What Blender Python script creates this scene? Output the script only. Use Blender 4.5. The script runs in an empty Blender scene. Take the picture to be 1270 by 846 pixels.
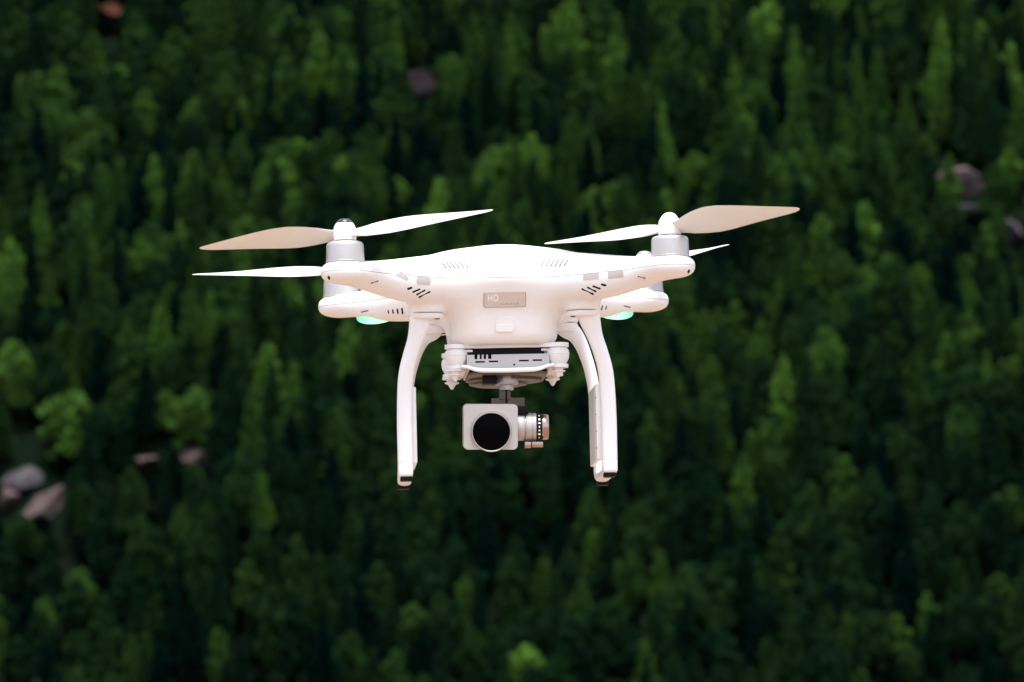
import bpy, bmesh, math, random
import numpy as np
from mathutils import Vector, Matrix, Euler

R = math.radians
scene = bpy.context.scene
col = scene.collection
random.seed(7)
rng = np.random.default_rng(7)

# ------------------------------------------------------------------ camera
CAM_Z = 1.62
F_REL = 5846.0 / 1270.0                       # focal length in picture widths
cam_d = bpy.data.cameras.new("camera")
cam = bpy.data.objects.new("viewpoint", cam_d)
col.objects.link(cam)
cam.location = (0, 0, CAM_Z)
cam.rotation_euler = (R(90), 0, 0)
cam_d.sensor_width = 36.0
cam_d.lens = 36.0 * F_REL
cam_d.clip_start = 0.05
cam_d.clip_end = 5000
cam_d.dof.use_dof = True
cam_d.dof.focus_distance = 3.60
cam_d.dof.aperture_fstop = 21.0
scene.camera = cam

# ------------------------------------------------------------------ sky, sun, exposure
SUN_EL, SUN_AZ = R(80), R(172)                 # azimuth from +Y towards +X
world = bpy.data.worlds.new("World")
scene.world = world
world.use_nodes = True
wn = world.node_tree.nodes; wl = world.node_tree.links
wn.clear()
sky = wn.new("ShaderNodeTexSky"); sky.sky_type = 'NISHITA'; sky.sun_disc = False
sky.sun_elevation = SUN_EL; sky.sun_rotation = SUN_AZ
sky.dust_density = 3.0; sky.air_density = 1.0
hsv = wn.new("ShaderNodeHueSaturation"); hsv.inputs['Saturation'].default_value = 0.58   # thin overcast: whitish sky
bg = wn.new("ShaderNodeBackground"); bg.inputs['Strength'].default_value = 0.10
wo = wn.new("ShaderNodeOutputWorld")
wl.new(sky.outputs[0], hsv.inputs['Color']); wl.new(hsv.outputs[0], bg.inputs[0]); wl.new(bg.outputs[0], wo.inputs[0])

sun_d = bpy.data.lights.new("sun", 'SUN')
sun_d.energy = 1.5; sun_d.angle = R(18); sun_d.color = (1.0, 0.95, 0.88)
sun = bpy.data.objects.new("sun", sun_d); col.objects.link(sun)
sdir = Vector((math.sin(SUN_AZ) * math.cos(SUN_EL), math.cos(SUN_AZ) * math.cos(SUN_EL), math.sin(SUN_EL)))
sun.rotation_euler = sdir.to_track_quat('Z', 'Y').to_euler()
sun.location = (0, 0, 50)

scene.view_settings.view_transform = 'Standard'
scene.view_settings.look = 'None'
scene.view_settings.exposure = 1.97
scene.view_settings.gamma = 1.0
scene.cycles.use_denoising = True
scene.cycles.max_bounces = 8
scene.cycles.diffuse_bounces = 4

# ------------------------------------------------------------------ helpers
def link_mesh(name, verts, faces, mat=None, parent=None, smooth=True):
    me = bpy.data.meshes.new(name)
    me.from_pydata([tuple(v) for v in verts], [], [tuple(int(i) for i in f) for f in faces])
    me.validate()
    if smooth:
        me.polygons.foreach_set('use_smooth', [True] * len(me.polygons))
    if mat: me.materials.append(mat)
    o = bpy.data.objects.new(name, me)
    col.objects.link(o)
    if parent: o.parent = parent
    return o

def link_bm(name, bm, mat=None, parent=None, smooth=False, bevel=0.0, seg=2, angle=35):
    if bevel > 0:
        es = [e for e in bm.edges if len(e.link_faces) == 2 and e.calc_face_angle(0) > R(angle)]
        bmesh.ops.bevel(bm, geom=es, offset=bevel, segments=seg, affect='EDGES', profile=0.5, clamp_overlap=True)
    bmesh.ops.recalc_face_normals(bm, faces=bm.faces[:])
    me = bpy.data.meshes.new(name)
    bm.to_mesh(me); bm.free()
    if smooth:
        me.polygons.foreach_set('use_smooth', [True] * len(me.polygons))
        try: me.set_sharp_from_angle(angle=R(40))
        except Exception: pass
    if mat: me.materials.append(mat)
    o = bpy.data.objects.new(name, me)
    col.objects.link(o)
    if parent: o.parent = parent
    return o

def empty(name, loc=(0, 0, 0), parent=None):
    o = bpy.data.objects.new(name, None); col.objects.link(o)
    o.location = loc; o.empty_display_size = 0.1
    if parent: o.parent = parent
    return o

def tag(o, label=None, cat=None, group=None, kind=None):
    if label: o['label'] = label
    if cat: o['category'] = cat
    if group: o['group'] = group
    if kind: o['kind'] = kind
    return o

def mat_new(name):
    m = bpy.data.materials.new(name); m.use_nodes = True
    nt = m.node_tree
    return m, nt, nt.nodes['Principled BSDF']

def mat_simple(name, colour, rough=0.5, metal=0.0, noise=0.0, scale=60.0, bump=0.0, bscale=900.0, spec=None, coat=0.0):
    """plain surface with a little procedural unevenness of tone and gloss"""
    m, nt, p = mat_new(name)
    p.inputs['Base Color'].default_value = (*colour, 1)
    p.inputs['Roughness'].default_value = rough
    p.inputs['Metallic'].default_value = metal
    if spec is not None: p.inputs['Specular IOR Level'].default_value = spec
    if coat: p.inputs['Coat Weight'].default_value = coat
    tc = nt.nodes.new('ShaderNodeTexCoord')
    if noise > 0:
        nz = nt.nodes.new('ShaderNodeTexNoise'); nz.inputs['Scale'].default_value = scale; nz.inputs['Detail'].default_value = 6
        nt.links.new(tc.outputs['Object'], nz.inputs['Vector'])
        mx = nt.nodes.new('ShaderNodeMix'); mx.data_type = 'RGBA'
        mx.inputs['A'].default_value = (*[c * (1 - noise) for c in colour], 1)
        mx.inputs['B'].default_value = (*[min(1, c * (1 + noise)) for c in colour], 1)
        nt.links.new(nz.outputs['Fac'], mx.inputs['Factor'])
        nt.links.new(mx.outputs['Result'], p.inputs['Base Color'])
        mr = nt.nodes.new('ShaderNodeMapRange')
        mr.inputs['To Min'].default_value = max(0.02, rough - 0.08); mr.inputs['To Max'].default_value = min(1, rough + 0.08)
        nt.links.new(nz.outputs['Fac'], mr.inputs['Value']); nt.links.new(mr.outputs['Result'], p.inputs['Roughness'])
    if bump > 0:
        nb = nt.nodes.new('ShaderNodeTexNoise'); nb.inputs['Scale'].default_value = bscale; nb.inputs['Detail'].default_value = 3
        nt.links.new(tc.outputs['Object'], nb.inputs['Vector'])
        b = nt.nodes.new('ShaderNodeBump'); b.inputs['Strength'].default_value = bump; b.inputs['Distance'].default_value = 0.0004
        nt.links.new(nb.outputs['Fac'], b.inputs['Height']); nt.links.new(b.outputs['Normal'], p.inputs['Normal'])
    return m

# ------------------------------------------------------------------ terrain
_px = np.array([-400, 0, 12, 22, 45, 120, 205, 236, 262, 300, 345, 480, 620, 900.])
_pz = np.array([6, 0, -0.15, -3, -14, -40, -54, -35, -5.5, 22.5, 47, 112, 150, 160.])
def terrain(x, y):
    x = np.asarray(x, float); y = np.asarray(y, float)
    yy = y + 2.0 * np.sin(x * 0.045 + 0.6) + 1.2 * np.sin(x * 0.13 + 2.0) - 0.05 * x
    w = np.clip((y - 60) / 120, 0, 1)
    yy = y * (1 - w) + yy * w
    z = sum(np.interp(yy + d, _px, _pz) for d in (-6, -2, 2, 6)) / 4 * w + np.interp(y, _px, _pz) * (1 - w)
    z = z + w * (0.7 * np.sin(x * 0.31 + y * 0.17) + 0.5 * np.sin(x * 0.53 - y * 0.41 + 1.0))
    return z

def grid_mesh(name, xs, ys, mat):
    X, Y = np.meshgrid(xs, ys)
    Z = terrain(X, Y)
    v = np.stack([X, Y, Z], -1).reshape(-1, 3)
    nx, ny = len(xs), len(ys)
    i = (np.arange(ny - 1)[:, None] * nx + np.arange(nx - 1)[None]).reshape(-1)
    f = np.stack([i, i + 1, i + nx + 1, i + nx], -1)
    return link_mesh(name, v, f, mat)

# near clearing: sandy earth
m_ground, nt, p = mat_new("sandy_earth")
tc = nt.nodes.new('ShaderNodeTexCoord')
nz = nt.nodes.new('ShaderNodeTexNoise'); nz.inputs['Scale'].default_value = 0.6; nz.inputs['Detail'].default_value = 10
nt.links.new(tc.outputs['Object'], nz.inputs['Vector'])
cr = nt.nodes.new('ShaderNodeValToRGB')
cr.color_ramp.elements[0].color = (0.17, 0.112, 0.076, 1); cr.color_ramp.elements[1].color = (0.31, 0.216, 0.155, 1)
nt.links.new(nz.outputs['Fac'], cr.inputs['Fac']); nt.links.new(cr.outputs['Color'], p.inputs['Base Color'])
p.inputs['Roughness'].default_value = 0.95
nb = nt.nodes.new('ShaderNodeTexNoise'); nb.inputs['Scale'].default_value = 14; nb.inputs['Detail'].default_value = 8
nt.links.new(tc.outputs['Object'], nb.inputs['Vector'])
b = nt.nodes.new('ShaderNodeBump'); b.inputs['Distance'].default_value = 0.04
nt.links.new(nb.outputs['Fac'], b.inputs['Height']); nt.links.new(b.outputs['Normal'], p.inputs['Normal'])

# forest floor: needle litter, scrub green
m_floor, nt, p = mat_new("forest_floor")
tc = nt.nodes.new('ShaderNodeTexCoord')
nz = nt.nodes.new('ShaderNodeTexNoise'); nz.inputs['Scale'].default_value = 0.35; nz.inputs['Detail'].default_value = 8
nt.links.new(tc.outputs['Object'], nz.inputs['Vector'])
cr = nt.nodes.new('ShaderNodeValToRGB')
cr.color_ramp.elements[0].position = 0.35; cr.color_ramp.elements[1].position = 0.7
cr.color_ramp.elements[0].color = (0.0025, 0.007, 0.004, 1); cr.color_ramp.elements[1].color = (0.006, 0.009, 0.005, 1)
nt.links.new(nz.outputs['Fac'], cr.inputs['Fac']); nt.links.new(cr.outputs['Color'], p.inputs['Base Color'])
p.inputs['Roughness'].default_value = 1.0; p.inputs['Specular IOR Level'].default_value = 0.0

xs_n = np.linspace(-400, 400, 81)
g = grid_mesh("ground", xs_n, np.concatenate([np.linspace(-400, 0, 30), np.linspace(3, 45, 22)]), m_ground)
tag(g, kind='structure')
h = grid_mesh("hillside", np.linspace(-400, 400, 201), np.concatenate([np.linspace(45, 205, 30), np.linspace(209, 380, 70), np.linspace(400, 900, 14)]), m_floor)
tag(h, kind='structure')

# picture measurement -> the point of the slope seen there (photo pixels, 1270 x 846)
def to_px(x, y, z):
    return 635 + 5846 * x / y, 423 - 5846 * (z - CAM_Z) / y
def slope_at(u, v):
    ys = np.linspace(215, 420, 2051)
    zr = CAM_Z + (423 - v) / 5846 * ys
    xr = (u - 635) / 5846 * ys
    d = terrain(xr, ys) - zr
    k = int(np.argmax(d > 0))
    return float(xr[k]), float(ys[k]), float(zr[k])

# ------------------------------------------------------------------ foliage
m_leaf, nt, p = mat_new("foliage")
oi = nt.nodes.new('ShaderNodeObjectInfo')
tc = nt.nodes.new('ShaderNodeTexCoord')
nz = nt.nodes.new('ShaderNodeTexNoise'); nz.inputs['Scale'].default_value = 1.7; nz.inputs['Detail'].default_value = 6
nt.links.new(tc.outputs['Object'], nz.inputs['Vector'])
mr = nt.nodes.new('ShaderNodeMapRange'); mr.inputs['From Min'].default_value = 0.3; mr.inputs['From Max'].default_value = 0.7
mr.inputs['To Min'].default_value = 0.45; mr.inputs['To Max'].default_value = 1.7
nt.links.new(nz.outputs['Fac'], mr.inputs['Value'])
vm = nt.nodes.new('ShaderNodeVectorMath'); vm.operation = 'SCALE'
at = nt.nodes.new('ShaderNodeAttribute'); at.attribute_type = 'INSTANCER'; at.attribute_name = 'tint'
ad = nt.nodes.new('ShaderNodeVectorMath'); ad.operation = 'ADD'
nt.links.new(oi.outputs['Color'], ad.inputs[0]); nt.links.new(at.outputs['Vector'], ad.inputs[1])
nt.links.new(ad.outputs[0], vm.inputs[0]); nt.links.new(mr.outputs['Result'], vm.inputs['Scale'])
nt.links.new(vm.outputs[0], p.inputs['Base Color'])
p.inputs['Roughness'].default_value = 0.9; p.inputs['Specular IOR Level'].default_value = 0.0
m_bark = mat_simple("bark", (0.014, 0.011, 0.009), 0.9, noise=0.4, scale=8, spec=0.0)

def leaf_quads(P, D, L, W):
    """P centres, D long directions, L lengths, W widths -> diamond leaf clumps (4 verts, folded)"""
    n = len(P)
    D = D / (np.linalg.norm(D, axis=1, keepdims=True) + 1e-9)
    rv = rng.normal(size=(n, 3))
    S = np.cross(D, rv); S /= (np.linalg.norm(S, axis=1, keepdims=True) + 1e-9)
    N = np.cross(D, S)
    L = L[:, None]; W = W[:, None]
    a = P - D * L * 0.5
    b = P + S * W * 0.5 + N * W * 0.15
    c = P + D * L * 0.5
    d = P - S * W * 0.5 + N * W * 0.15
    v = np.stack([a, b, c, d], 1).reshape(-1, 3)
    f = np.arange(n * 4).reshape(-1, 4)
    return v, f

def conifer_mesh(i, H, Rad, n_whorl, spread):
    P, D, L, W = [], [], [], []
    for k in range(n_whorl):
        t = (k + rng.uniform(-0.2, 0.2)) / n_whorl
        z = H * (0.16 + 0.82 * t)
        r = Rad * (1 - t) ** spread * rng.uniform(0.85, 1.1) + 0.12
        if t < 0.12: r *= 0.75
        nb_ = max(4, int(7 + 3 * (1 - t)))
        a0 = rng.uniform(0, 6.28)
        for j in range(nb_):
            a = a0 + 6.283 * j / nb_ + rng.normal() * 0.18
            rr = r * rng.uniform(0.5, 1.3)
            rise = rng.uniform(0.15, 0.5)
            m = int(18 + 32 * rr)
            s = rng.uniform(0.12, 1.0, m) ** 0.7
            base = np.array([math.cos(a), math.sin(a), 0])
            pts = base[None] * (s * rr)[:, None]
            pts[:, 2] = z + s * rr * rise - 0.25 * (s * rr) ** 2 * 0.25
            pts += rng.normal(size=(m, 3)) * (0.11 + 0.10 * rr) * np.array([1, 1, 0.6])
            d = base[None] * 0.7 + rng.normal(size=(m, 3)) * 0.5 + np.array([0, 0, 0.55])
            P.append(pts); D.append(d)
            L.append(rng.uniform(0.22, 0.42, m)); W.append(rng.uniform(0.10, 0.2, m))
    # leader shoot
    m = 40
    s = rng.uniform(0, 1, m)
    P.append(np.stack([rng.normal(size=m) * 0.08 * (1 - s), rng.normal(size=m) * 0.08 * (1 - s), H * 0.95 + s * 0.08 * H], 1))
    D.append(rng.normal(size=(m, 3)) * 0.4 + np.array([0, 0, 1])); L.append(np.full(m, 0.3)); W.append(np.full(m, 0.12))
    v, f = leaf_quads(np.concatenate(P), np.concatenate(D), np.concatenate(L), np.concatenate(W))
    return v, f

def bushy_mesh(i, H, Rad, n_puff):
    P, D, L, W = [], [], [], []
    for k in range(n_puff):
        t = (k + 0.5) / n_puff
        zz = 0.30 + 0.66 * t + rng.normal() * 0.03
        env = math.sin(math.pi * min(1, max(0, (zz - 0.12) / 0.98))) ** 0.6
        a = k * 2.399 + rng.uniform(-0.5, 0.5)
        rr = Rad * env * rng.uniform(0.3, 1.0)
        if t > 0.88: rr *= 0.3
        c = np.array([math.cos(a) * rr, math.sin(a) * rr, H * zz])
        pr = Rad * rng.uniform(0.18, 0.46)
        m = 150
        u = rng.normal(size=(m, 3)); u /= np.linalg.norm(u, axis=1, keepdims=True)
        rad = pr * rng.uniform(0.45, 1.0, m) ** 0.5 * (1 + 0.2 * rng.normal(size=m))
        pts = c + u * rad[:, None] * np.array([1, 1, 0.75])
        P.append(pts); D.append(u * 0.7 + rng.normal(size=(m, 3)) * 0.7 + np.array([0, 0, 0.35]))
        L.append(rng.uniform(0.2, 0.36, m)); W.append(rng.uniform(0.14, 0.26, m))
    return leaf_quads(np.concatenate(P), np.concatenate(D), np.concatenate(L), np.concatenate(W))

def trunk_mesh(H, r):
    v, f = [], []
    rings, seg = 7, 7
    bend = rng.normal(size=2) * 0.12
    for k in range(rings):
        t = k / (rings - 1)
        rad = r * (1 - 0.9 * t) * (1.35 if k == 0 else 1)
        for j in range(seg):
            a = 6.283 * j / seg
            v.append((math.cos(a) * rad + bend[0] * math.sin(t * 3), math.sin(a) * rad + bend[1] * math.sin(t * 3), -0.8 + (H * 0.93 + 0.8) * t))
    for k in range(rings - 1):
        for j in range(seg):
            f.append((k * seg + j, k * seg + (j + 1) % seg, (k + 1) * seg + (j + 1) % seg, (k + 1) * seg + j))
    # limbs
    for q in range(9):
        t = 0.3 + 0.6 * q / 9; a = q * 2.4
        z = H * 0.93 * t; ln = 0.9 * (1 - t) + 0.35; n0 = len(v)
        d = np.array([math.cos(a), math.sin(a), 0.55]); s = np.array([-math.sin(a), math.cos(a), 0]); u = np.cross(d, s)
        for tt, rad in ((0, r * 0.35), (1, 0.012)):
            for j in range(4):
                b_ = 6.283 * j / 4
                v.append(tuple(np.array([0, 0, z]) + d * ln * tt + (s * math.cos(b_) + u * math.sin(b_)) * rad))
        for j in range(4):
            f.append((n0 + j, n0 + (j + 1) % 4, n0 + 4 + (j + 1) % 4, n0 + 4 + j))
    return v, f

def raw_mesh(name, v, f, mat, smooth=False):
    me = bpy.data.meshes.new(name)
    v = np.asarray(v, dtype=np.float32); 
    me.from_pydata([tuple(q) for q in v.tolist()], [], [tuple(q) for q in (f.tolist() if hasattr(f, 'tolist') else f)])
    me.materials.append(mat)
    return me

CON, BUS = [], []
for i, (H, Rd, nw, sp) in enumerate([(7.2, 1.55, 13, 0.85), (6.4, 1.35, 12, 0.8), (8.0, 1.7, 14, 0.9), (5.6, 1.3, 10, 0.75), (7.0, 1.25, 13, 0.8), (6.0, 1.6, 11, 0.65)]):
    CON.append((raw_mesh("conifer_crown", *conifer_mesh(i, H, Rd, nw, sp), m_leaf), raw_mesh("conifer_trunk", *trunk_mesh(H, 0.14), m_bark), H))
for i, (H, Rd, npf) in enumerate([(5.6, 1.7, 30), (4.8, 1.45, 25), (6.2, 1.6, 32), (5.2, 1.9, 32)]):
    BUS.append((raw_mesh("bushy_crown", *bushy_mesh(i, H, Rd, npf), m_leaf), raw_mesh("bushy_trunk", *trunk_mesh(H * 0.9, 0.13), m_bark), H))

def plant_tree(kind, variant, loc, rz, sc, colour):
    cm, tm, H = (CON if kind == 'conifer' else BUS)[variant]
    root = empty(kind + "_tree" if kind == 'conifer' else "bushy_tree", loc)
    root.rotation_euler = (rng.normal() * 0.03, rng.normal() * 0.03, rz)
    root.scale = sc
    c = bpy.data.objects.new("crown", cm); col.objects.link(c); c.parent = root; c.color = (*colour, 1)
    t = bpy.data.objects.new("trunk", tm); col.objects.link(t); t.parent = root
    return root

# rock outcrops seen between the trees (photo position, width, height in pixels, colour)
PINK = (0.092, 0.066, 0.068); GREY = (0.060, 0.055, 0.063); RED = (0.07, 0.026, 0.019); DARK = (0.014, 0.010, 0.013)
ROCKS = [
    (30, 592, 52, 26, GREY, "flat grey rock slab at the left edge, highest of three"),
    (10, 618, 30, 40, PINK, "pink rock cut by the left edge of the photo"),
    (60, 635, 56, 56, PINK, "tall pinkish rock outcrop among dark trees, left of the drone"),
    (184, 573, 34, 22, PINK, "small pale rock between dark trees, below and left of the bushy trees"),
    (241, 563, 36, 24, PINK, "small tan rock nearest to the drone's left landing gear"),
    (1196, 232, 62, 34, PINK, "pale pinkish rock outcrop, largest on the right of the drone"),
    (1172, 222, 30, 16, GREY, "low grey rock just left of the largest outcrop on the right"),
    (1208, 262, 34, 20, GREY, "dull grey rock just below the largest outcrop on the right"),
    (1258, 292, 24, 40, GREY, "grey rock at the right edge below the large outcrop"),
    (138, 17, 34, 22, RED, "reddish tilted rock near the top of the slope"),
    (521, 113, 40, 38, DARK, "dark purple-grey boulder on the slope above the drone"),
]
m_rock, nt, p = mat_new("rock")
oi = nt.nodes.new('ShaderNodeObjectInfo'); tc = nt.nodes.new('ShaderNodeTexCoord')
nz = nt.nodes.new('ShaderNodeTexNoise'); nz.inputs['Scale'].default_value = 1.6; nz.inputs['Detail'].default_value = 10
nt.links.new(tc.outputs['Object'], nz.inputs['Vector'])
mr = nt.nodes.new('ShaderNodeMapRange'); mr.inputs['From Min'].default_value = 0.3; mr.inputs['From Max'].default_value = 0.7
mr.inputs['To Min'].default_value = 0.45; mr.inputs['To Max'].default_value = 1.35
nt.links.new(nz.outputs['Fac'], mr.inputs['Value'])
vm = nt.nodes.new('ShaderNodeVectorMath'); vm.operation = 'SCALE'
nt.links.new(oi.outputs['Color'], vm.inputs[0]); nt.links.new(mr.outputs['Result'], vm.inputs['Scale'])
nt.links.new(vm.outputs[0], p.inputs['Base Color']); p.inputs['Roughness'].default_value = 0.9; p.inputs['Specular IOR Level'].default_value = 0.05

rock_px = []
for (u, v, w, hpx, colr, lab) in ROCKS:
    x, y, z = slope_at(u, v)
    k = y / 5846.0
    bm = bmesh.new()
    bmesh.ops.create_icosphere(bm, subdivisions=4, radius=1.0)
    cuts = []
    for _ in range(13):                                  # broken faces
        n_ = Vector(rng.normal(size=3)).normalized(); cuts.append((n_, float(rng.uniform(0.38, 0.86))))
    ph = rng.uniform(0, 6.28, 3)
    for vv in bm.verts:
        q = vv.co.copy()
        for n_, d_ in cuts:
            e_ = q.dot(n_) - d_
            if e_ > 0: q = q - n_ * e_
        q *= 1.12 + 0.05 * math.sin(7 * q.x + ph[0]) * math.sin(6 * q.z + ph[1]) + 0.03 * math.sin(15 * q.y + ph[2])
        vv.co = q
    bmesh.ops.scale(bm, verts=bm.verts, vec=(w * k * 0.58, w * k * 0.58 + 0.4, hpx * k * 0.62))
    o = link_bm("rock", bm, m_rock, smooth=False)
    o.location = (x, y - 0.2, z)
    o.rotation_euler = (rng.uniform(-0.2, 0.2), 0.35 * (1 if colr is RED else rng.uniform(-0.4, 0.4)), rng.uniform(-0.4, 0.4))
    o.color = (*colr, 1)
    tag(o, lab, "rock", "rock outcrops on the wooded slope")
    rock_px.append((u, v, w, hpx, y))

# lighter trees that the photo lets one single out: top of crown (u, v), width in px, kind, brightness, label
BRIGHT = [
    (16, 428, 78, 'bushy', 0.95, "bright green bushy tree cut by the left edge, level with the landing gear"),
    (84, 492, 92, 'bushy', 0.85, "wide round green bush on the left, above the pink rocks"),
    (238, 486, 70, 'bushy', 0.62, "round mid-green bush above the small tan rock"),
    (208, 484, 44, 'bushy', 0.75, "small round green bush next to the wider one above the small tan rock"),
    (372, 176, 60, 'bushy', 1.0, "brightest yellow-green tree above the drone's left propellers"),
    (352, 205, 66, 'bushy', 0.7, "yellow-green tree just below the brightest one above the left propellers"),
    (428, 236, 36, 'bushy', 0.9, "small bright tree right above the black propeller hub"),
    (488, 222, 56, 'bushy', 0.62, "green bushy tree between the left propeller and the dark boulder"),
    (330, 425, 52, 'conifer', 0.75, "lighter green conifer left of the green status light"),
    (362, 448, 40, 'conifer', 0.6, "slim light conifer just beside the drone's left landing leg"),
    (176, 300, 62, 'bushy', 0.6, "round green tree below the tip of the left propellers"),
    (196, 376, 52, 'conifer', 0.62, "light green conifer under the left propeller tips"),
    (655, 104, 46, 'bushy', 0.88, "bright round tree high above the middle of the drone"),
    (636, 16, 44, 'conifer', 0.5, "pale conifer at the top edge above the drone"),
    (700, 8, 60, 'bushy', 0.62, "wide pale bush at the top edge, above and right of the drone"),
    (450, 120, 36, 'bushy', 0.7, "small light tree left of the dark boulder"),
    (740, 236, 52, 'bushy', 0.62, "green bushy tree right above the left tip of the right propeller"),
    (646, 224, 28, 'bushy', 0.7, "small light tree straight above the drone's white shell"),
    (868, 92, 34, 'bushy', 0.92, "small bright tree high above the right propeller hub"),
    (1253, 52, 46, 'conifer', 0.95, "bright yellow-green conifer at the right edge near the top"),
    (1180, 190, 40, 'conifer', 0.55, "light conifer standing beside the largest rock on the right"),
    (1252, 190, 44, 'bushy', 0.7, "light bush at the right edge just right of the largest rock"),
    (972, 442, 58, 'conifer', 0.92, "bright conifer in the middle of the slope right of the drone"),
    (1213, 468, 46, 'bushy', 0.98, "bright yellow-green bush near the right edge, level with the gimbal camera"),
    (1222, 436, 30, 'conifer', 0.72, "small light conifer just above the bright bush near the right edge"),
    (1255, 440, 36, 'conifer', 0.6, "light conifer at the right edge, level with the gimbal camera"),
    (1172, 410, 40, 'conifer', 0.6, "slender pale conifer left of the bright bush near the right edge"),
    (918, 562, 44, 'conifer', 0.85, "bright conifer below and right of the right landing leg"),
    (1000, 326, 44, 'conifer', 0.7, "light conifer right of the drone's right arm tip"),
    (1070, 334, 44, 'bushy', 0.68, "small round green tree right of the drone's right arm tip"),
    (1205, 345, 46, 'conifer', 0.7, "light pointed conifer below the grey rock at the right edge"),
    (1130, 350, 40, 'conifer', 0.55, "mid-green conifer in the upper half of the slope right of the drone"),
    (652, 800, 62, 'bushy', 1.15, "very bright yellow-green bush at the bottom edge below the drone"),
    (575, 712, 48, 'conifer', 0.75, "light conifer low on the slope below the gimbal camera"),
    (740, 655, 44, 'conifer', 0.8, "bright conifer below the right landing foot"),
    (672, 690, 38, 'conifer', 0.62, "slim pale conifer between the two landing feet, low on the slope"),
    (512, 750, 38, 'bushy', 0.6, "olive bush low on the slope below the left landing foot"),
    (326, 585, 36, 'conifer', 0.8, "light pointed conifer left of the left landing foot"),
    (350, 692, 26, 'bushy', 0.62, "small olive bush low on the slope left of the drone"),
    (272, 778, 46, 'conifer', 0.65, "green conifer near the bottom edge left of the drone"),
    (100, 708, 50, 'bushy', 0.62, "green bush near the bottom left corner"),
    (54, 745, 44, 'bushy', 0.62, "dull green bush at the bottom left corner"),
    (158, 784, 34, 'conifer', 0.55, "slim pale conifer in the bottom left corner"),
    (1152, 738, 30, 'bushy', 0.85, "small bright bush near the bottom right corner"),
    (1110, 766, 44, 'bushy', 0.75, "yellow-green bush near the bottom right corner"),
    (1052, 755, 44, 'conifer', 0.5, "olive conifer near the bottom edge right of the drone"),
    (1240, 712, 56, 'bushy', 0.5, "dull green bush at the right edge near the bottom"),
    (800, 790, 44, 'conifer', 0.7, "light green conifer at the bottom edge right of the very bright bush"),
    (820, 680, 40, 'conifer', 0.62, "light conifer low on the slope below the right propeller"),
    (938, 690, 40, 'conifer', 0.5, "dull olive conifer low on the slope right of the drone"),
]
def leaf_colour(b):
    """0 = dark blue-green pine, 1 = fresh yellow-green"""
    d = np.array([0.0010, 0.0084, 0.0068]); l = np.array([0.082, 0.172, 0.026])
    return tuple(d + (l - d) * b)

placed = []          # (x, y, radius)
trees = []
def kind_spec(kind, variant):
    return (CON if kind == 'conifer' else BUS)[variant]
RAD = {'conifer': [1.55, 1.35, 1.7, 1.3, 1.25, 1.6], 'bushy': [1.7, 1.45, 1.6, 1.9]}
for (u, v, w, kind, b, lab) in BRIGHT:
    var = int(rng.integers(0, 6 if kind == 'conifer' else 4))
    H = kind_spec(kind, var)[2]
    # walk down the slope until a tree of that size has its top at (u, v)
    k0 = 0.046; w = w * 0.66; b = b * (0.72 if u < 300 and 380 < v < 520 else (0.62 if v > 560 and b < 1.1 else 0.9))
    s_xy = w * k0 * 0.5 / (RAD[kind][var] * 0.92)
    s_z = min(1.05, max(0.55, s_xy * 1.25)) if kind == 'conifer' else min(1.0, max(0.5, s_xy * 1.1))
    best = None
    for vv in np.linspace(v, v + 240, 241):
        x, y, z = slope_at(u, vv)
        _, vt = to_px(x, y, z + H * s_z * 0.98)
        if best is None or abs(vt - v) < best[0]:
            best = (abs(vt - v), x, y, z)
    _, x, y, z = best
    placed.append((x, y, 1.0))
    trees.append((kind, var, (x, y, z - 0.1), s_xy, s_z, leaf_colour(b), lab, w))

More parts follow.
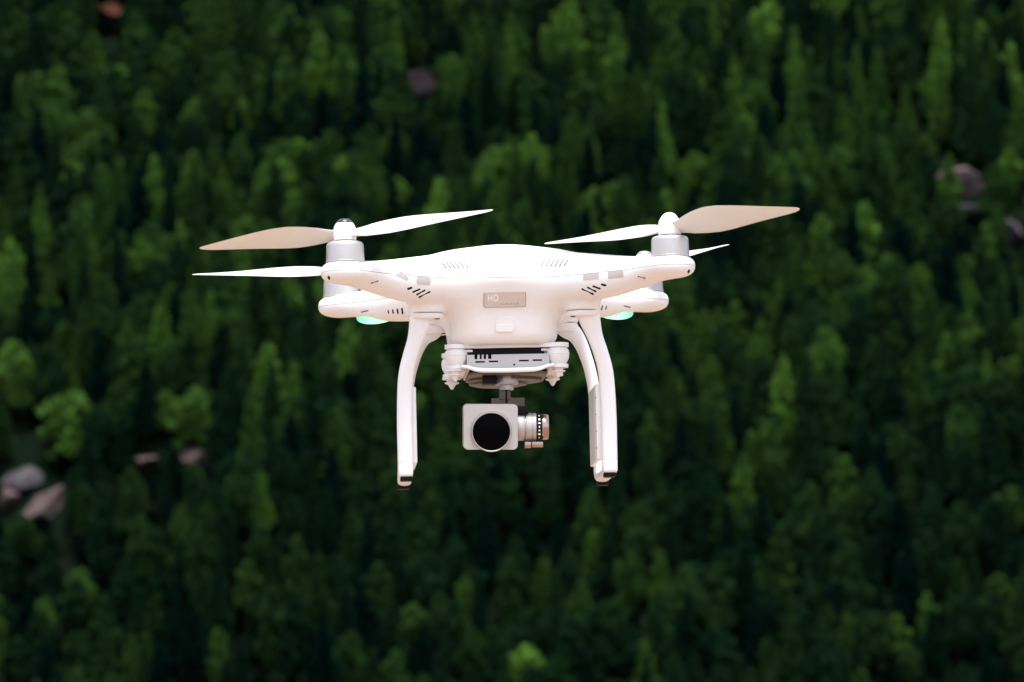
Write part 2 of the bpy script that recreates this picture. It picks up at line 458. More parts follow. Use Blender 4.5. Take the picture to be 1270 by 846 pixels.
# the rest of the wood
XW, Y0, Y1 = 36.0, 214.0, 316.0
def free(x, y, r):
    for (a, b_, c) in placed:
        if (a - x) ** 2 + (b_ - y) ** 2 < (0.5 * (r + c)) ** 2 * 1.0:
            return False
    return True
cand = 0
fill = []
while cand < 50000:
    cand += 1
    x = rng.uniform(-XW, XW); y = rng.uniform(Y0, Y1)
    r = rng.uniform(0.92, 1.42)
    if not free(x, y, r): continue
    placed.append((x, y, r)); fill.append((x, y, r))
n_con = n_bus = 0
n_bc = sum(1 for q in BRIGHT if q[3] == 'conifer'); n_bb = len(BRIGHT) - n_bc
outside = []
for (x, y, r) in sorted(fill, key=lambda q: q[1]):
    z = float(terrain(x, y))
    kind = 'conifer' if rng.random() < 0.52 else 'bushy'
    var = int(rng.integers(0, 6 if kind == 'conifer' else 4))
    H = kind_spec(kind, var)[2]
    s = rng.uniform(0.52, 0.92); sx = rng.uniform(0.36, 0.64)
    u0, vb = to_px(x, y, z); _, vt = to_px(x, y, z + H * s)
    half = RAD[kind][var] * sx * 5846 / y
    # leaf colour darkened down the slope: shade painted into the foliage
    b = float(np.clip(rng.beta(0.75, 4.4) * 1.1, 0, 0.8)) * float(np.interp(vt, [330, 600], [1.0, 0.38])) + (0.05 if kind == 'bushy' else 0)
    # does it stand in front of one of the rocks or hide a singled-out tree?
    hid = False
    for (ru, rv, rw, rh, ry) in rock_px:
        if y < ry + 0.5 and abs(u0 - ru) < rw * 0.3 + half * 0.6 and vt - 4 < rv + rh * 0.35 and vb > rv - rh:
            hid = True
    if hid:
        s *= 0.4; sx *= 0.6; _, vt = to_px(x, y, z + H * s)
        if any(y < ry + 0.5 and abs(u0 - ru) < rw * 0.45 + half * 0.5 and vt < rv + rh * 0.3 and vb > rv - rh for (ru, rv, rw, rh, ry) in rock_px): continue
    blocked = False
    for (bu, bv, bw, *_r) in BRIGHT:
        if abs(u0 - bu) < bw * 0.5 + half * 0.45 and vt < bv + bw * 0.9 and vb > bv + 60 and vb > bv + 150:
            blocked = True
    if blocked: 
        s *= 0.62; sx *= 0.7
        _, vt = to_px(x, y, z + H * s)
    inside = -half < u0 < 1270 + half and vt < 846 and vb - 0.35 * (vb - vt) > -5
    full = (n_con >= 300 - n_bc) if kind == 'conifer' else (n_bus >= 300 - n_bb)
    if not inside or full:
        outside.append((x, y, z, kind, var, sx, s, b)); continue
    col_word = 'dark' if b < 0.2 else 'mid-green'
    colm = 'left of the drone' if u0 < 400 else ('right of the drone' if u0 > 870 else 'behind the drone')
    row = 'high on the slope' if vt < 230 else ('at mid slope' if vt < 520 else 'low on the slope')
    if kind == 'conifer':
        lab = f"{col_word} conifer in the dense wood {row} {colm}"
        grp = f"{col_word} conifers {row} {colm}"
        n_con += 1
    else:
        lab = f"{col_word} round bushy tree in the dense wood {row} {colm}"
        grp = f"{col_word} bushy trees {row} {colm}"
        n_bus += 1
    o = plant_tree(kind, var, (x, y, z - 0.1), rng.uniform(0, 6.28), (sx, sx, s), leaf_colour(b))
    tag(o, lab, "tree", grp)
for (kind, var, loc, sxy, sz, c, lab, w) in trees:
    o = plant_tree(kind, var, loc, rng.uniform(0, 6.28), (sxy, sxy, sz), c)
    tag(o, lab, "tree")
    if kind == 'conifer': n_con += 1
    else: n_bus += 1
print("TREES conifers", n_con, "bushy", n_bus, "outside", len(outside))

# what nobody could count: many plants in one object, each point with its own size, kind and leaf tint
def scatter(name, label, cat, rows, sources):
    """rows: (x, y, z, source index, (sx, sy, sz), tint)"""
    me = bpy.data.meshes.new(name); me.from_pydata([r_[:3] for r_ in rows], [], [])
    at = me.attributes.new("plant_scale", 'FLOAT_VECTOR', 'POINT'); at.data.foreach_set('vector', [c for r_ in rows for c in r_[4]])
    at = me.attributes.new("tint", 'FLOAT_VECTOR', 'POINT'); at.data.foreach_set('vector', [c for r_ in rows for c in r_[5]])
    at = me.attributes.new("plant_kind", 'INT', 'POINT'); at.data.foreach_set('value', [r_[3] for r_ in rows])
    o = bpy.data.objects.new(name, me); col.objects.link(o)
    tag(o, label, cat, kind='stuff'); o.color = (0, 0, 0, 1)
    lib = bpy.data.collections.new(name + "_sources")
    for k, m_ in enumerate(sources): lib.objects.link(bpy.data.objects.new("%s_source_%02d" % (name, k), m_))
    ng = bpy.data.node_groups.new(name + "_scatter", 'GeometryNodeTree')
    ng.interface.new_socket("Geometry", in_out='INPUT', socket_type='NodeSocketGeometry')
    ng.interface.new_socket("Geometry", in_out='OUTPUT', socket_type='NodeSocketGeometry')
    N = ng.nodes; Lk = ng.links
    gi = N.new('NodeGroupInput'); go = N.new('NodeGroupOutput')
    ip = N.new('GeometryNodeInstanceOnPoints'); ci = N.new('GeometryNodeCollectionInfo')
    ci.inputs['Collection'].default_value = lib; ci.inputs['Separate Children'].default_value = True; ci.inputs['Reset Children'].default_value = True
    ip.inputs['Pick Instance'].default_value = True
    sc_ = N.new('GeometryNodeInputNamedAttribute'); sc_.data_type = 'FLOAT_VECTOR'; sc_.inputs['Name'].default_value = "plant_scale"
    vk = N.new('GeometryNodeInputNamedAttribute'); vk.data_type = 'INT'; vk.inputs['Name'].default_value = "plant_kind"
    rr = N.new('FunctionNodeRandomValue'); rr.data_type = 'FLOAT_VECTOR'; rr.inputs[0].default_value = (-0.05, -0.05, 0); rr.inputs[1].default_value = (0.05, 0.05, 6.28)
    Lk.new(gi.outputs[0], ip.inputs['Points']); Lk.new(ci.outputs[0], ip.inputs['Instance'])
    Lk.new(sc_.outputs[0], ip.inputs['Scale']); Lk.new(vk.outputs[0], ip.inputs['Instance Index']); Lk.new(rr.outputs[0], ip.inputs['Rotation'])
    Lk.new(ip.outputs[0], go.inputs[0])
    o.modifiers.new("scatter", 'NODES').node_group = ng

rows = [(x, y, z - 0.1, (var if kind == 'conifer' else 6 + var), (sx, sx, s), leaf_colour(b)) for (x, y, z, kind, var, sx, s, b) in outside]
for k_ in range(46000):
    x = rng.uniform(-150, 150) if k_ % 4 else rng.uniform(-330, 330); y = rng.uniform(200, 400) if k_ % 4 else rng.uniform(190, 600)
    if abs(x) < XW + 1 and Y0 - 1 < y < Y1 + 1: continue
    z = float(terrain(x, y)); u0, vt = to_px(x, y, z + 8.0)
    if -40 < u0 < 1310 and vt < 870 and y < Y0: continue
    q = rng.uniform(0.55, 1.0); k = int(rng.integers(0, 10))
    rows.append((x, y, z - 0.2, k, (q * 0.85, q * 0.85, q), leaf_colour(float(np.clip(rng.beta(0.9, 4.4), 0, 0.75)))))
scatter("forest", "dense dark wood covering the upper slope and the hillside beyond the nearer trees", "forest", rows, [c[0] for c in CON + BUS])

# low scrub between the trunks
rock_xy = [slope_at(u, v)[:2] + (w * 0.026,) for (u, v, w, *_q) in ROCKS]
rows = []
for _ in range(3800):
    x = rng.uniform(-XW, XW); y = rng.uniform(Y0, Y1)
    if any(abs(x - rx_) < rw_ * 0.7 and -1.3 < y - ry_ < 1.5 for rx_, ry_, rw_ in rock_xy): continue
    q = rng.uniform(0.2, 0.36)
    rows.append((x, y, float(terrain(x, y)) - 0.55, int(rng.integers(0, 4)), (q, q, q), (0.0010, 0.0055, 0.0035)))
scatter("undergrowth", "low dark scrub filling the gaps between the trees", "undergrowth", rows, [b_[0] for b_ in BUS])

# ================================================================== the drone (lengths in mm, local frame: x right, y away, z up)
MM = 0.001
white = mat_simple("white_plastic", (0.81, 0.798, 0.795), 0.32, noise=0.012, scale=40, bump=0.06, bscale=1500)
white_soft = mat_simple("white_rubber", (0.78, 0.765, 0.75), 0.6, noise=0.02, scale=80)
prop_white = mat_simple("propeller_plastic", (0.72, 0.70, 0.68), 0.38, noise=0.02, scale=60)
nt = prop_white.node_tree; p = nt.nodes['Principled BSDF']
tr = nt.nodes.new('ShaderNodeBsdfTranslucent'); tr.inputs['Color'].default_value = (0.72, 0.66, 0.58, 1)
ms = nt.nodes.new('ShaderNodeMixShader'); ms.inputs['Fac'].default_value = 0.3
nt.links.new(p.outputs[0], ms.inputs[1]); nt.links.new(tr.outputs[0], ms.inputs[2])
nt.links.new(ms.outputs[0], nt.nodes['Material Output'].inputs['Surface'])
silver = mat_simple("satin_aluminium", (0.43, 0.415, 0.42), 0.38, metal=0.5, noise=0.05, scale=120, bump=0.05, bscale=3000)
cam_metal = mat_simple("camera_aluminium", (0.49, 0.465, 0.45), 0.52, metal=0.7, noise=0.05, scale=150, bump=0.08, bscale=4000)
dull_metal = mat_simple("dull_gimbal_metal", (0.10, 0.075, 0.055), 0.5, metal=0.35, noise=0.08, scale=150)
copper = mat_simple("bronze_motor_cap", (0.40, 0.31, 0.255), 0.25, metal=1.0, noise=0.06, scale=200)
sticker_m = mat_simple("silver_sticker", (0.52, 0.49, 0.475), 0.35, metal=0.35, noise=0.05, scale=200)
sticker_d = mat_simple("badge_edge", (0.20, 0.18, 0.17), 0.5, noise=0.05, scale=200)
badge_m = mat_simple("brushed_badge", (0.66, 0.63, 0.62), 0.35, metal=0.5, noise=0.06, scale=200)
ring_m = mat_simple("lens_ring_metal", (0.36, 0.34, 0.33), 0.5, metal=0.5, noise=0.05, scale=150)
black = mat_simple("black_plastic", (0.003, 0.003, 0.003), 0.6, noise=0.2, scale=90, spec=0.15)
gap_m = mat_simple("dark_slot", (0.006, 0.005, 0.005), 0.8, spec=0.1, noise=0.2, scale=200)
grey_slot = mat_simple("grey_slot", (0.13, 0.125, 0.125), 0.7, noise=0.1, scale=200)
glass_m = mat_simple("lens_glass", (0.0012, 0.0012, 0.0016), 0.1, noise=0.1, scale=200, spec=0.02)
dome_m = mat_simple("dark_hub_cap", (0.035, 0.032, 0.05), 0.18, metal=0.3, noise=0.1, scale=200)
grey_cap = mat_simple("grey_hub_cap", (0.40, 0.38, 0.38), 0.25, metal=0.6, noise=0.06, scale=200)
letter_m = mat_simple("badge_lettering", (0.85, 0.84, 0.83), 0.5, noise=0.02, scale=100)
letter_f = mat_simple("faded_lettering", (0.66, 0.64, 0.63), 0.5, noise=0.02, scale=100)
letter_d = mat_simple("badge_small_print", (0.36, 0.34, 0.34), 0.5, noise=0.02, scale=100)
led_m, nt, p = mat_new("status_light_lens")
p.inputs['Base Color'].default_value = (0.05, 0.30, 0.15, 1); p.inputs['Roughness'].default_value = 0.3
tc = nt.nodes.new('ShaderNodeTexCoord')
gr_ = nt.nodes.new('ShaderNodeVectorMath'); gr_.operation = 'DISTANCE'; gr_.inputs[1].default_value = (0.5, 0.5, 0.22)
nt.links.new(tc.outputs['Generated'], gr_.inputs[0])
cr = nt.nodes.new('ShaderNodeValToRGB')                     # the lamp inside sits over the middle of the lens
cr.color_ramp.elements[0].position = 0.12; cr.color_ramp.elements[0].color = (0.42, 1.0, 0.66, 1)
cr.color_ramp.elements[1].position = 0.52; cr.color_ramp.elements[1].color = (0.10, 0.58, 0.28, 1)
nt.links.new(gr_.outputs['Value'], cr.inputs['Fac']); nt.links.new(cr.outputs['Color'], p.inputs['Emission Color'])
p.inputs['Emission Strength'].default_value = 0.42

drone = empty("drone", (-0.0088, 3.70, CAM_Z + 0.0423))
drone.rotation_mode = 'XYZ'
DR_PITCH, DR_ROLL, DR_YAW = -5.6, -1.05, 2.9
drone.rotation_euler = (R(DR_PITCH), R(DR_ROLL), R(DR_YAW))
tag(drone, "white quadcopter drone hovering in front of the forested slope, camera hanging below", "drone")

# ---------- implicit shapes
def smin(a, b, k):
    h = np.clip(0.5 + 0.5 * (b - a) / k, 0, 1)
    return b + (a - b) * h - k * h * (1 - h)

_T = np.array([0.0, 0.2, 0.38, 0.52, 0.65, 0.80, 0.90, 1.0])
def _smooth(vals):
    t = np.linspace(0, 1, 201); v = np.interp(t, _T, vals); k = np.hanning(31); k /= k.sum()
    v = np.convolve(np.pad(v, 15, mode='edge'), k, mode='valid')
    return t, v
_top = _smooth([25, 23, 19.5, 16.3, 13.4, 10.4, 9.3, 8.8])
_bot = _smooth([-19, -19, -18.8, -18.2, -16.6, -13.0, -9.6, -8.8])
_wid = _smooth([34, 28, 22, 18, 15.6, 15.0, 16.8, 19.0])
def arm_sdf(x, y, z, sx, sy):
    ax, ay, bx, by = 18 * sx, 18 * sy, 123.5 * sx, 123.5 * sy
    L2 = (bx - ax) ** 2 + (by - ay) ** 2
    t = np.clip(((x - ax) * (bx - ax) + (y - ay) * (by - ay)) / L2, 0, 1)
    d = np.hypot(x - (ax + t * (bx - ax)), y - (ay + t * (by - ay)))
    top, bot, w = np.interp(t, *_top), np.interp(t, *_bot), np.interp(t, *_wid)
    c, hh = 0.5 * (top + bot), 0.5 * (top - bot)
    e = 2.5
    k = ((d / w) ** e + (np.abs(z - c) / hh) ** e) ** (1 / e)
    return (k - 1) * np.minimum(w, hh)

def box2(x, y, hx, hy, r):
    qx, qy = np.abs(x) - hx + r, np.abs(y) - hy + r
    return np.hypot(np.maximum(qx, 0), np.maximum(qy, 0)) + np.minimum(np.maximum(qx, qy), 0) - r
def extr(d2, dz, r):
    a, b_ = d2 + r, dz + r
    return np.minimum(np.maximum(a, b_), 0) + np.hypot(np.maximum(a, 0), np.maximum(b_, 0)) - r

def body_sdf(x, y, z):
    # dome
    rx, ry, rz = 76., 72., 28.6
    px_, py_, pz_ = x / rx, y / ry, (z - 0.5) / rz
    k0 = np.sqrt(px_ ** 2 + py_ ** 2 + pz_ ** 2) + 1e-6
    k1 = np.sqrt((x / rx ** 2) ** 2 + (y / ry ** 2) ** 2 + ((z - 0.5) / rz ** 2) ** 2) + 1e-6
    d = k0 * (k0 - 1) / k1
    # lower hull, narrowing to its bottom
    s = np.clip((z + 51) / 51, -0.2, 1.2)
    hx = 41.0 + 7.5 * s ** 1.5 if False else 41.0 + 8.0 * np.clip(s, 0, 1.2) ** 1.4
    hy = 52.0 + 11.0 * np.clip(s, 0, 1.2) ** 0.7
    hull = extr(box2(x, y, hx, hy, 26.0), np.abs(z + 22.5) - 27.0, 8.0)
    d = smin(d, hull, 14.0)
    for sx in (-1, 1):
        for sy in (-1, 1):
            d = smin(d, arm_sdf(x, y, z, sx, sy), 15.0)
    # landing gear seats
    for sx in (-1, 1):
        for (px0, py0, rr) in ((60.5, -52.0, 13.6), (50.5, 42.0, 12.5)):
            c = extr(np.hypot(x - sx * px0, (y - py0)) - rr, np.abs(z + 16) - 9.3, 2.0)
            d = smin(d, c, 6.0)
    return d

SEAM = -0.3
def top_sdf(x, y, z): return np.maximum(body_sdf(x, y, z) - 0.22, SEAM - z)
def bot_sdf(x, y, z): return np.maximum(body_sdf(x, y, z), z - (SEAM + 1.2))

def surface_nets(f, lo, hi, h):
    ax = [np.arange(lo[i], hi[i] + h, h) for i in range(3)]
    X, Y, Z = np.meshgrid(*ax, indexing='ij')
    F = f(X, Y, Z)
    n = F.shape
    ins = F < 0
    cnt = np.zeros((n[0] - 1, n[1] - 1, n[2] - 1), np.int32)
    acc = np.zeros(cnt.shape + (3,)); ne = np.zeros(cnt.shape)
    corners = [(i, j, k) for i in (0, 1) for j in (0, 1) for k in (0, 1)]
    sl = lambda c: tuple(slice(c[a], n[a] - 1 + c[a]) for a in range(3))
    for a in range(3):
        for c in corners:
            if c[a]: continue
            c2 = list(c); c2[a] = 1; c2 = tuple(c2)
            f0, f1 = F[sl(c)], F[sl(c2)]
            m = (f0 < 0) != (f1 < 0)
            t = np.where(m, f0 / np.where(m, f0 - f1, 1), 0)
            for b_ in range(3):
                acc[..., b_] += np.where(m, (t if b_ == a else c[b_]), 0)
            ne += m
    act = ne > 0
    idx = -np.ones(act.shape, np.int64)
    ii = np.argwhere(act)
    idx[act] = np.arange(len(ii))
    V = (ii + acc[act] / ne[act][:, None]) * h + np.array([ax[0][0], ax[1][0], ax[2][0]])
    faces = []
    for a in range(3):
        b_, c_ = (a + 1) % 3, (a + 2) % 3
        s0 = [slice(1, n[q] - 1) for q in range(3)]; s0[a] = slice(0, n[a] - 1); 
        s1 = list(s0); s1[a] = slice(1, n[a])
        A, B = ins[tuple(s0)], ins[tuple(s1)]
        for flip, M in ((False, A & ~B), (True, ~A & B)):
            e = np.argwhere(M)
            off = np.array([1, 1, 1]); off[a] = 0
            e = e + off
            def g(db, dc):
                q = e.copy(); q[:, b_] -= db; q[:, c_] -= dc
                return idx[q[:, 0], q[:, 1], q[:, 2]]
            quad = np.stack([g(1, 1), g(0, 1), g(0, 0), g(1, 0)], 1)
            if flip: quad = quad[:, ::-1]
            faces.append(quad)
    return V, np.concatenate(faces)

def relax(f, V, it=3, e=0.25):
    for _ in range(it):
        x, y, z = V.T
        d = f(x, y, z)
        gx = (f(x + e, y, z) - f(x - e, y, z)) / (2 * e); gy = (f(x, y + e, z) - f(x, y - e, z)) / (2 * e); gz = (f(x, y, z + e) - f(x, y, z - e)) / (2 * e)
        g2 = gx * gx + gy * gy + gz * gz + 1e-6
        st = np.clip(d / g2, -0.6, 0.6)
        V = V - np.stack([gx, gy, gz], 1) * st[:, None]
    return V

def implicit(name, f, lo, hi, h, mat, parent, it=3):
    V, Fc = surface_nets(f, lo, hi, h)
    V = relax(f, V, it)
    return link_mesh(name, V * MM, Fc, mat, parent)

V_, F__ = surface_nets(body_sdf, (-147, -147, -55), (147, 147, 36), 1.5)
V_ = relax(body_sdf, V_, 3)
def half_shell(name, z, keep_top):
    bm = bmesh.new()
    vs = [bm.verts.new(tuple(v)) for v in (V_ * MM).tolist()]
    for f in F__.tolist():
        try: bm.faces.new([vs[i] for i in f])
        except ValueError: pass
    r_ = bmesh.ops.bisect_plane(bm, geom=bm.verts[:] + bm.edges[:] + bm.faces[:], dist=1e-7, plane_co=(0, 0, z * MM), plane_no=(0, 0, 1), clear_inner=keep_top, clear_outer=not keep_top)
    ed = [e for e in r_['geom_cut'] if isinstance(e, bmesh.types.BMEdge)]
    bmesh.ops.triangle_fill(bm, edges=ed, use_dissolve=False, use_beauty=True)
    return link_bm(name, bm, white, drone, smooth=True)
top_shell = half_shell("top_shell", SEAM + 0.17, True)
bottom_shell = half_shell("bottom_shell", SEAM - 0.17, False)

def on_shell(x, z, y_start=-160., axis=1):
    """first point of the shell along +y, and its outward normal"""
    ys = np.arange(y_start, y_start + 260, 0.5)
    d = body_sdf(np.full_like(ys, x), ys, np.full_like(ys, z))
    k = int(np.argmax(d < 0))
    if d[k] >= 0: k = int(np.argmin(np.abs(d)))
    y = ys[k] - 0.5 * d[k] / (d[k] - d[k - 1] + 1e-9) if k else ys[k]
    e = 0.6
    g = np.array([float(body_sdf(np.float64(x + a), np.float64(y + b_), np.float64(z + c)) - body_sdf(np.float64(x - a), np.float64(y - b_), np.float64(z - c)))
                  for a, b_, c in ((e, 0, 0), (0, e, 0), (0, 0, e))])
    g /= np.linalg.norm(g) + 1e-9
    return np.array([x, y, z]), g

def patch(name, outline, mat, parent, out=0.12, sink=1.0, y_start=-160., rings=3, smooth=True):
    """a thin piece let into the shell: outline in front view (x, z), wrapped on the surface"""
    o = np.array(outline, float); c = o.mean(0); n = len(o)
    V, F_ = [], []
    P, G = on_shell(c[0], c[1], y_start)
    V.append(P + G * out)
    for k in range(1, rings + 1):
        for q in o:
            s = c + (q - c) * k / rings
            P, G = on_shell(s[0], s[1], y_start); V.append(P + G * out)
    for q in o:
        P, G = on_shell(q[0], q[1], y_start); V.append(P - G * sink)
    for j in range(n):
        F_.append((0, 1 + j, 1 + (j + 1) % n))
    for k in range(rings):
        a = 1 + k * n; b_ = a + n
        for j in range(n):
            F_.append((a + j, b_ + j, b_ + (j + 1) % n, a + (j + 1) % n))
    F_.append(tuple(range(1 + rings * n, 1 + rings * n + n)))
    bm = bmesh.new()
    vs = [bm.verts.new(tuple(v * MM)) for v in V]
    for f in F_:
        try: bm.faces.new([vs[i] for i in f])
        except ValueError: pass
    return link_bm(name, bm, mat, parent, smooth=smooth)

def rrect(x0, z0, x1, z1, r, n=4):
    out = []
    for cx, cz, a0 in ((x1 - r, z1 - r, 0), (x0 + r, z1 - r, 90), (x0 + r, z0 + r, 180), (x1 - r, z0 + r, 270)):
        for k in range(n + 1):
            a = R(a0 + 90 * k / n); out.append((cx + r * math.cos(a), cz + r * math.sin(a)))
    return out
def capsule(xa, za, xb, zb, w, n=4):
    a = math.atan2(zb - za, xb - xa); out = []
    for k in range(n + 1):
        t = a - math.pi / 2 + math.pi * k / n; out.append((xb + w * math.cos(t), zb + w * math.sin(t)))
    for k in range(n + 1):
        t = a + math.pi / 2 + math.pi * k / n; out.append((xa + w * math.cos(t), za + w * math.sin(t)))
    return out

# front vents, stickers, screw holes, arm notches
for sx in (-1, 1):
    for (xa, za, xb, zb, w) in ((75.6, -10.5, 73.0, -9.5, 0.75), (71.6, -12.4, 66.6, -10.2, 0.6), (68.6, -14.0, 62.6, -10.7, 0.6), (66.8, -15.6, 58.6, -11.5, 0.6)):
        patch("vent_slot", capsule(sx * xa, za, sx * xb, zb, w), gap_m, bottom_shell, 0.1)
    for k in range(6):
        x = 28.5 + k * 3.4
        o = patch("vent_slot", capsule(sx * (x + 3.2), 13.3 - 0.3 * k, sx * x, 8.0 - 0.1 * k, 0.5), grey_slot, top_shell, 0.32)
    for k in range(4):
        x = 76 + k * 3.6
        patch("vent_slot", capsule(sx * x, -13.6 + 0.5 * k, sx * (x + 0.5), -10.4 + 0.1 * k, 0.7 - 0.08 * k), gap_m, bottom_shell, 0.1, y_start=30.)
    patch("screw_hole", capsule(sx * 136.0, -5.6, sx * 136.6, -4.6, 0.8), gap_m, bottom_shell, 0.08)
    patch("arm_notch", capsule(sx * 104.0, -8.3, sx * 99.0, -6.6, 0.45), grey_slot, bottom_shell, 0.06)
    patch("arm_notch", capsule(sx * 108.0, -8.5, sx * 103.0, -8.0, 0.5), grey_slot, bottom_shell, 0.06, y_start=40.)
patch("sticker", rrect(-69.0, -6.8, -57.8, -0.4, 2.0), sticker_m, bottom_shell, 0.12, 0.6)
patch("sticker", [(-85.3, -1.0), (-80.5, 2.8), (-74.6, -2.6), (-76.6, -4.4)], sticker_m, bottom_shell, 0.12, 0.6)
patch("sticker", rrect(59.2, -5.2, 70.8, -0.4, 0.6), sticker_m, bottom_shell, 0.12, 0.6)
patch("sticker", rrect(77.4, -6.0, 88.6, -0.4, 1.0), sticker_m, bottom_shell, 0.12, 0.6)

# badge with lettering
patch("badge_rim", rrect(-16.6, -22.2, 16.0, -11.2, 1.3), sticker_d, bottom_shell, 0.35, 0.8, rings=5)
badge = patch("badge", rrect(-16.2, -21.7, 15.6, -11.0, 1.1), badge_m, bottom_shell, 0.9, 0.8, rings=5)
def stroke(pts, w, mat, name, parent):
    bm = bmesh.new()
    for (xa, za, xb, zb) in pts:
        d = np.array([xb - xa, zb - za]); L = np.linalg.norm(d) + 1e-9; n = np.array([-d[1], d[0]]) / L * w / 2
        q = [(xa + n[0], za + n[1]), (xb + n[0], zb + n[1]), (xb - n[0], zb - n[1]), (xa - n[0], za - n[1])]
        fr, bk = [], []
        for (x, z) in q:
            P, G = on_shell(x, z); fr.append(bm.verts.new(tuple((P + G * 1.15) * MM))); bk.append(bm.verts.new(tuple((P + G * 0.7) * MM)))
        bm.faces.new(fr)
        for i in range(4): bm.faces.new((fr[i], bk[i], bk[(i + 1) % 4], fr[(i + 1) % 4]))
        bm.faces.new(bk[::-1])
    return link_bm(name, bm, mat, parent)
hx, hz, hh_ = -13.0, -17.0, 4.0
HD = [(hx, hz, hx, hz + hh_), (hx + 2.6, hz, hx + 2.6, hz + hh_), (hx, hz + hh_ / 2, hx + 2.6, hz + hh_ / 2),
      (hx + 4.4, hz, hx + 4.4, hz + hh_), (hx + 4.4, hz + hh_, hx + 6.2, hz + hh_), (hx + 6.2, hz + hh_, hx + 7.2, hz + hh_ - 1), (hx + 7.2, hz + hh_ - 1, hx + 7.2, hz + 1), (hx + 7.2, hz + 1, hx + 6.2, hz), (hx + 6.2, hz, hx + 4.4, hz)]
stroke(HD, 0.85, letter_m, "lettering", badge)
# the worn, unreadable rest of the print
stroke([(-4.2 + 1.9 * k, -16.4 + 0.5 * ((k * 7) % 3), -3.4 + 1.9 * k, -14.6 + 0.3 * (k % 2)) for k in range(9)], 0.35, letter_f, "worn_print", badge)
stroke([(-3.2 + 1.35 * k, -20.2, -3.2 + 1.35 * k + 0.3 * (k % 2), -18.6 - 0.2 * (k % 3)) for k in range(11)], 0.5, letter_d, "worn_print", badge)

# latch button
latch = patch("latch_button", rrect(-7.6, -39.8, 6.8, -29.6, 2.6), white, bottom_shell, 0.9, 0.8, rings=4)
patch("latch_lip", rrect(-7.4, -40.4, 6.6, -35.4, 2.0), white, latch, 2.3, 0.8, rings=4)

# ---------- lathe / sweep tools
def lathe(name, prof, loc, mat, parent, seg=48, axis='Z', sharp=38):
    bm = bmesh.new(); rows = []
    for (r, z) in prof:
        if r < 1e-6:
            rows.append([bm.verts.new((0, 0, z * MM))])
        else:
            rows.append([bm.verts.new((r * MM * math.cos(6.2831853 * j / seg), r * MM * math.sin(6.2831853 * j / seg), z * MM)) for j in range(seg)])
    for a, b_ in zip(rows, rows[1:]):
        for j in range(seg):
            if len(a) == 1 and len(b_) == 1: continue
            if len(a) == 1: bm.faces.new((a[0], b_[j], b_[(j + 1) % seg]))
            elif len(b_) == 1: bm.faces.new((a[j], a[(j + 1) % seg], b_[0]))
            else: bm.faces.new((a[j], a[(j + 1) % seg], b_[(j + 1) % seg], b_[j]))
    if axis == 'X': bmesh.ops.rotate(bm, verts=bm.verts, cent=(0, 0, 0), matrix=Matrix.Rotation(R(90), 3, 'Y'))
    if axis == '-Y': bmesh.ops.rotate(bm, verts=bm.verts, cent=(0, 0, 0), matrix=Matrix.Rotation(R(90), 3, 'X'))
    bmesh.ops.translate(bm, verts=bm.verts, vec=Vector(loc) * MM)
    return link_bm(name, bm, mat, parent, smooth=True)

def box(name, x0, x1, y0, y1, z0, z1, mat, parent, bevel=0.6, seg=2):
    bm = bmesh.new()
    bmesh.ops.create_cube(bm, size=1)
    for v in bm.verts:
        v.co = Vector(((x0 + x1) / 2 + v.co.x * (x1 - x0), (y0 + y1) / 2 + v.co.y * (y1 - y0), (z0 + z1) / 2 + v.co.z * (z1 - z0))) * MM
    return link_bm(name, bm, mat, parent, smooth=True, bevel=bevel * MM, seg=seg)

def plate(name, outline, axis, a0, a1, mat, parent, bevel=0.5, seg=2):
    """outline extruded along an axis: axis 'z' -> outline (x, y); axis 'y' -> outline (x, z)"""
    bm = bmesh.new(); A, B = [], []
    for (p_, q_) in outline:
        if axis == 'z':
            A.append(bm.verts.new((p_ * MM, q_ * MM, a0 * MM))); B.append(bm.verts.new((p_ * MM, q_ * MM, a1 * MM)))
        else:
            A.append(bm.verts.new((p_ * MM, a0 * MM, q_ * MM))); B.append(bm.verts.new((p_ * MM, a1 * MM, q_ * MM)))
    n = len(A)
    bm.faces.new(A[::-1]); bm.faces.new(B)
    for i in range(n): bm.faces.new((A[i], A[(i + 1) % n], B[(i + 1) % n], B[i]))
    return link_bm(name, bm, mat, parent, smooth=True, bevel=bevel * MM, seg=seg, angle=50)

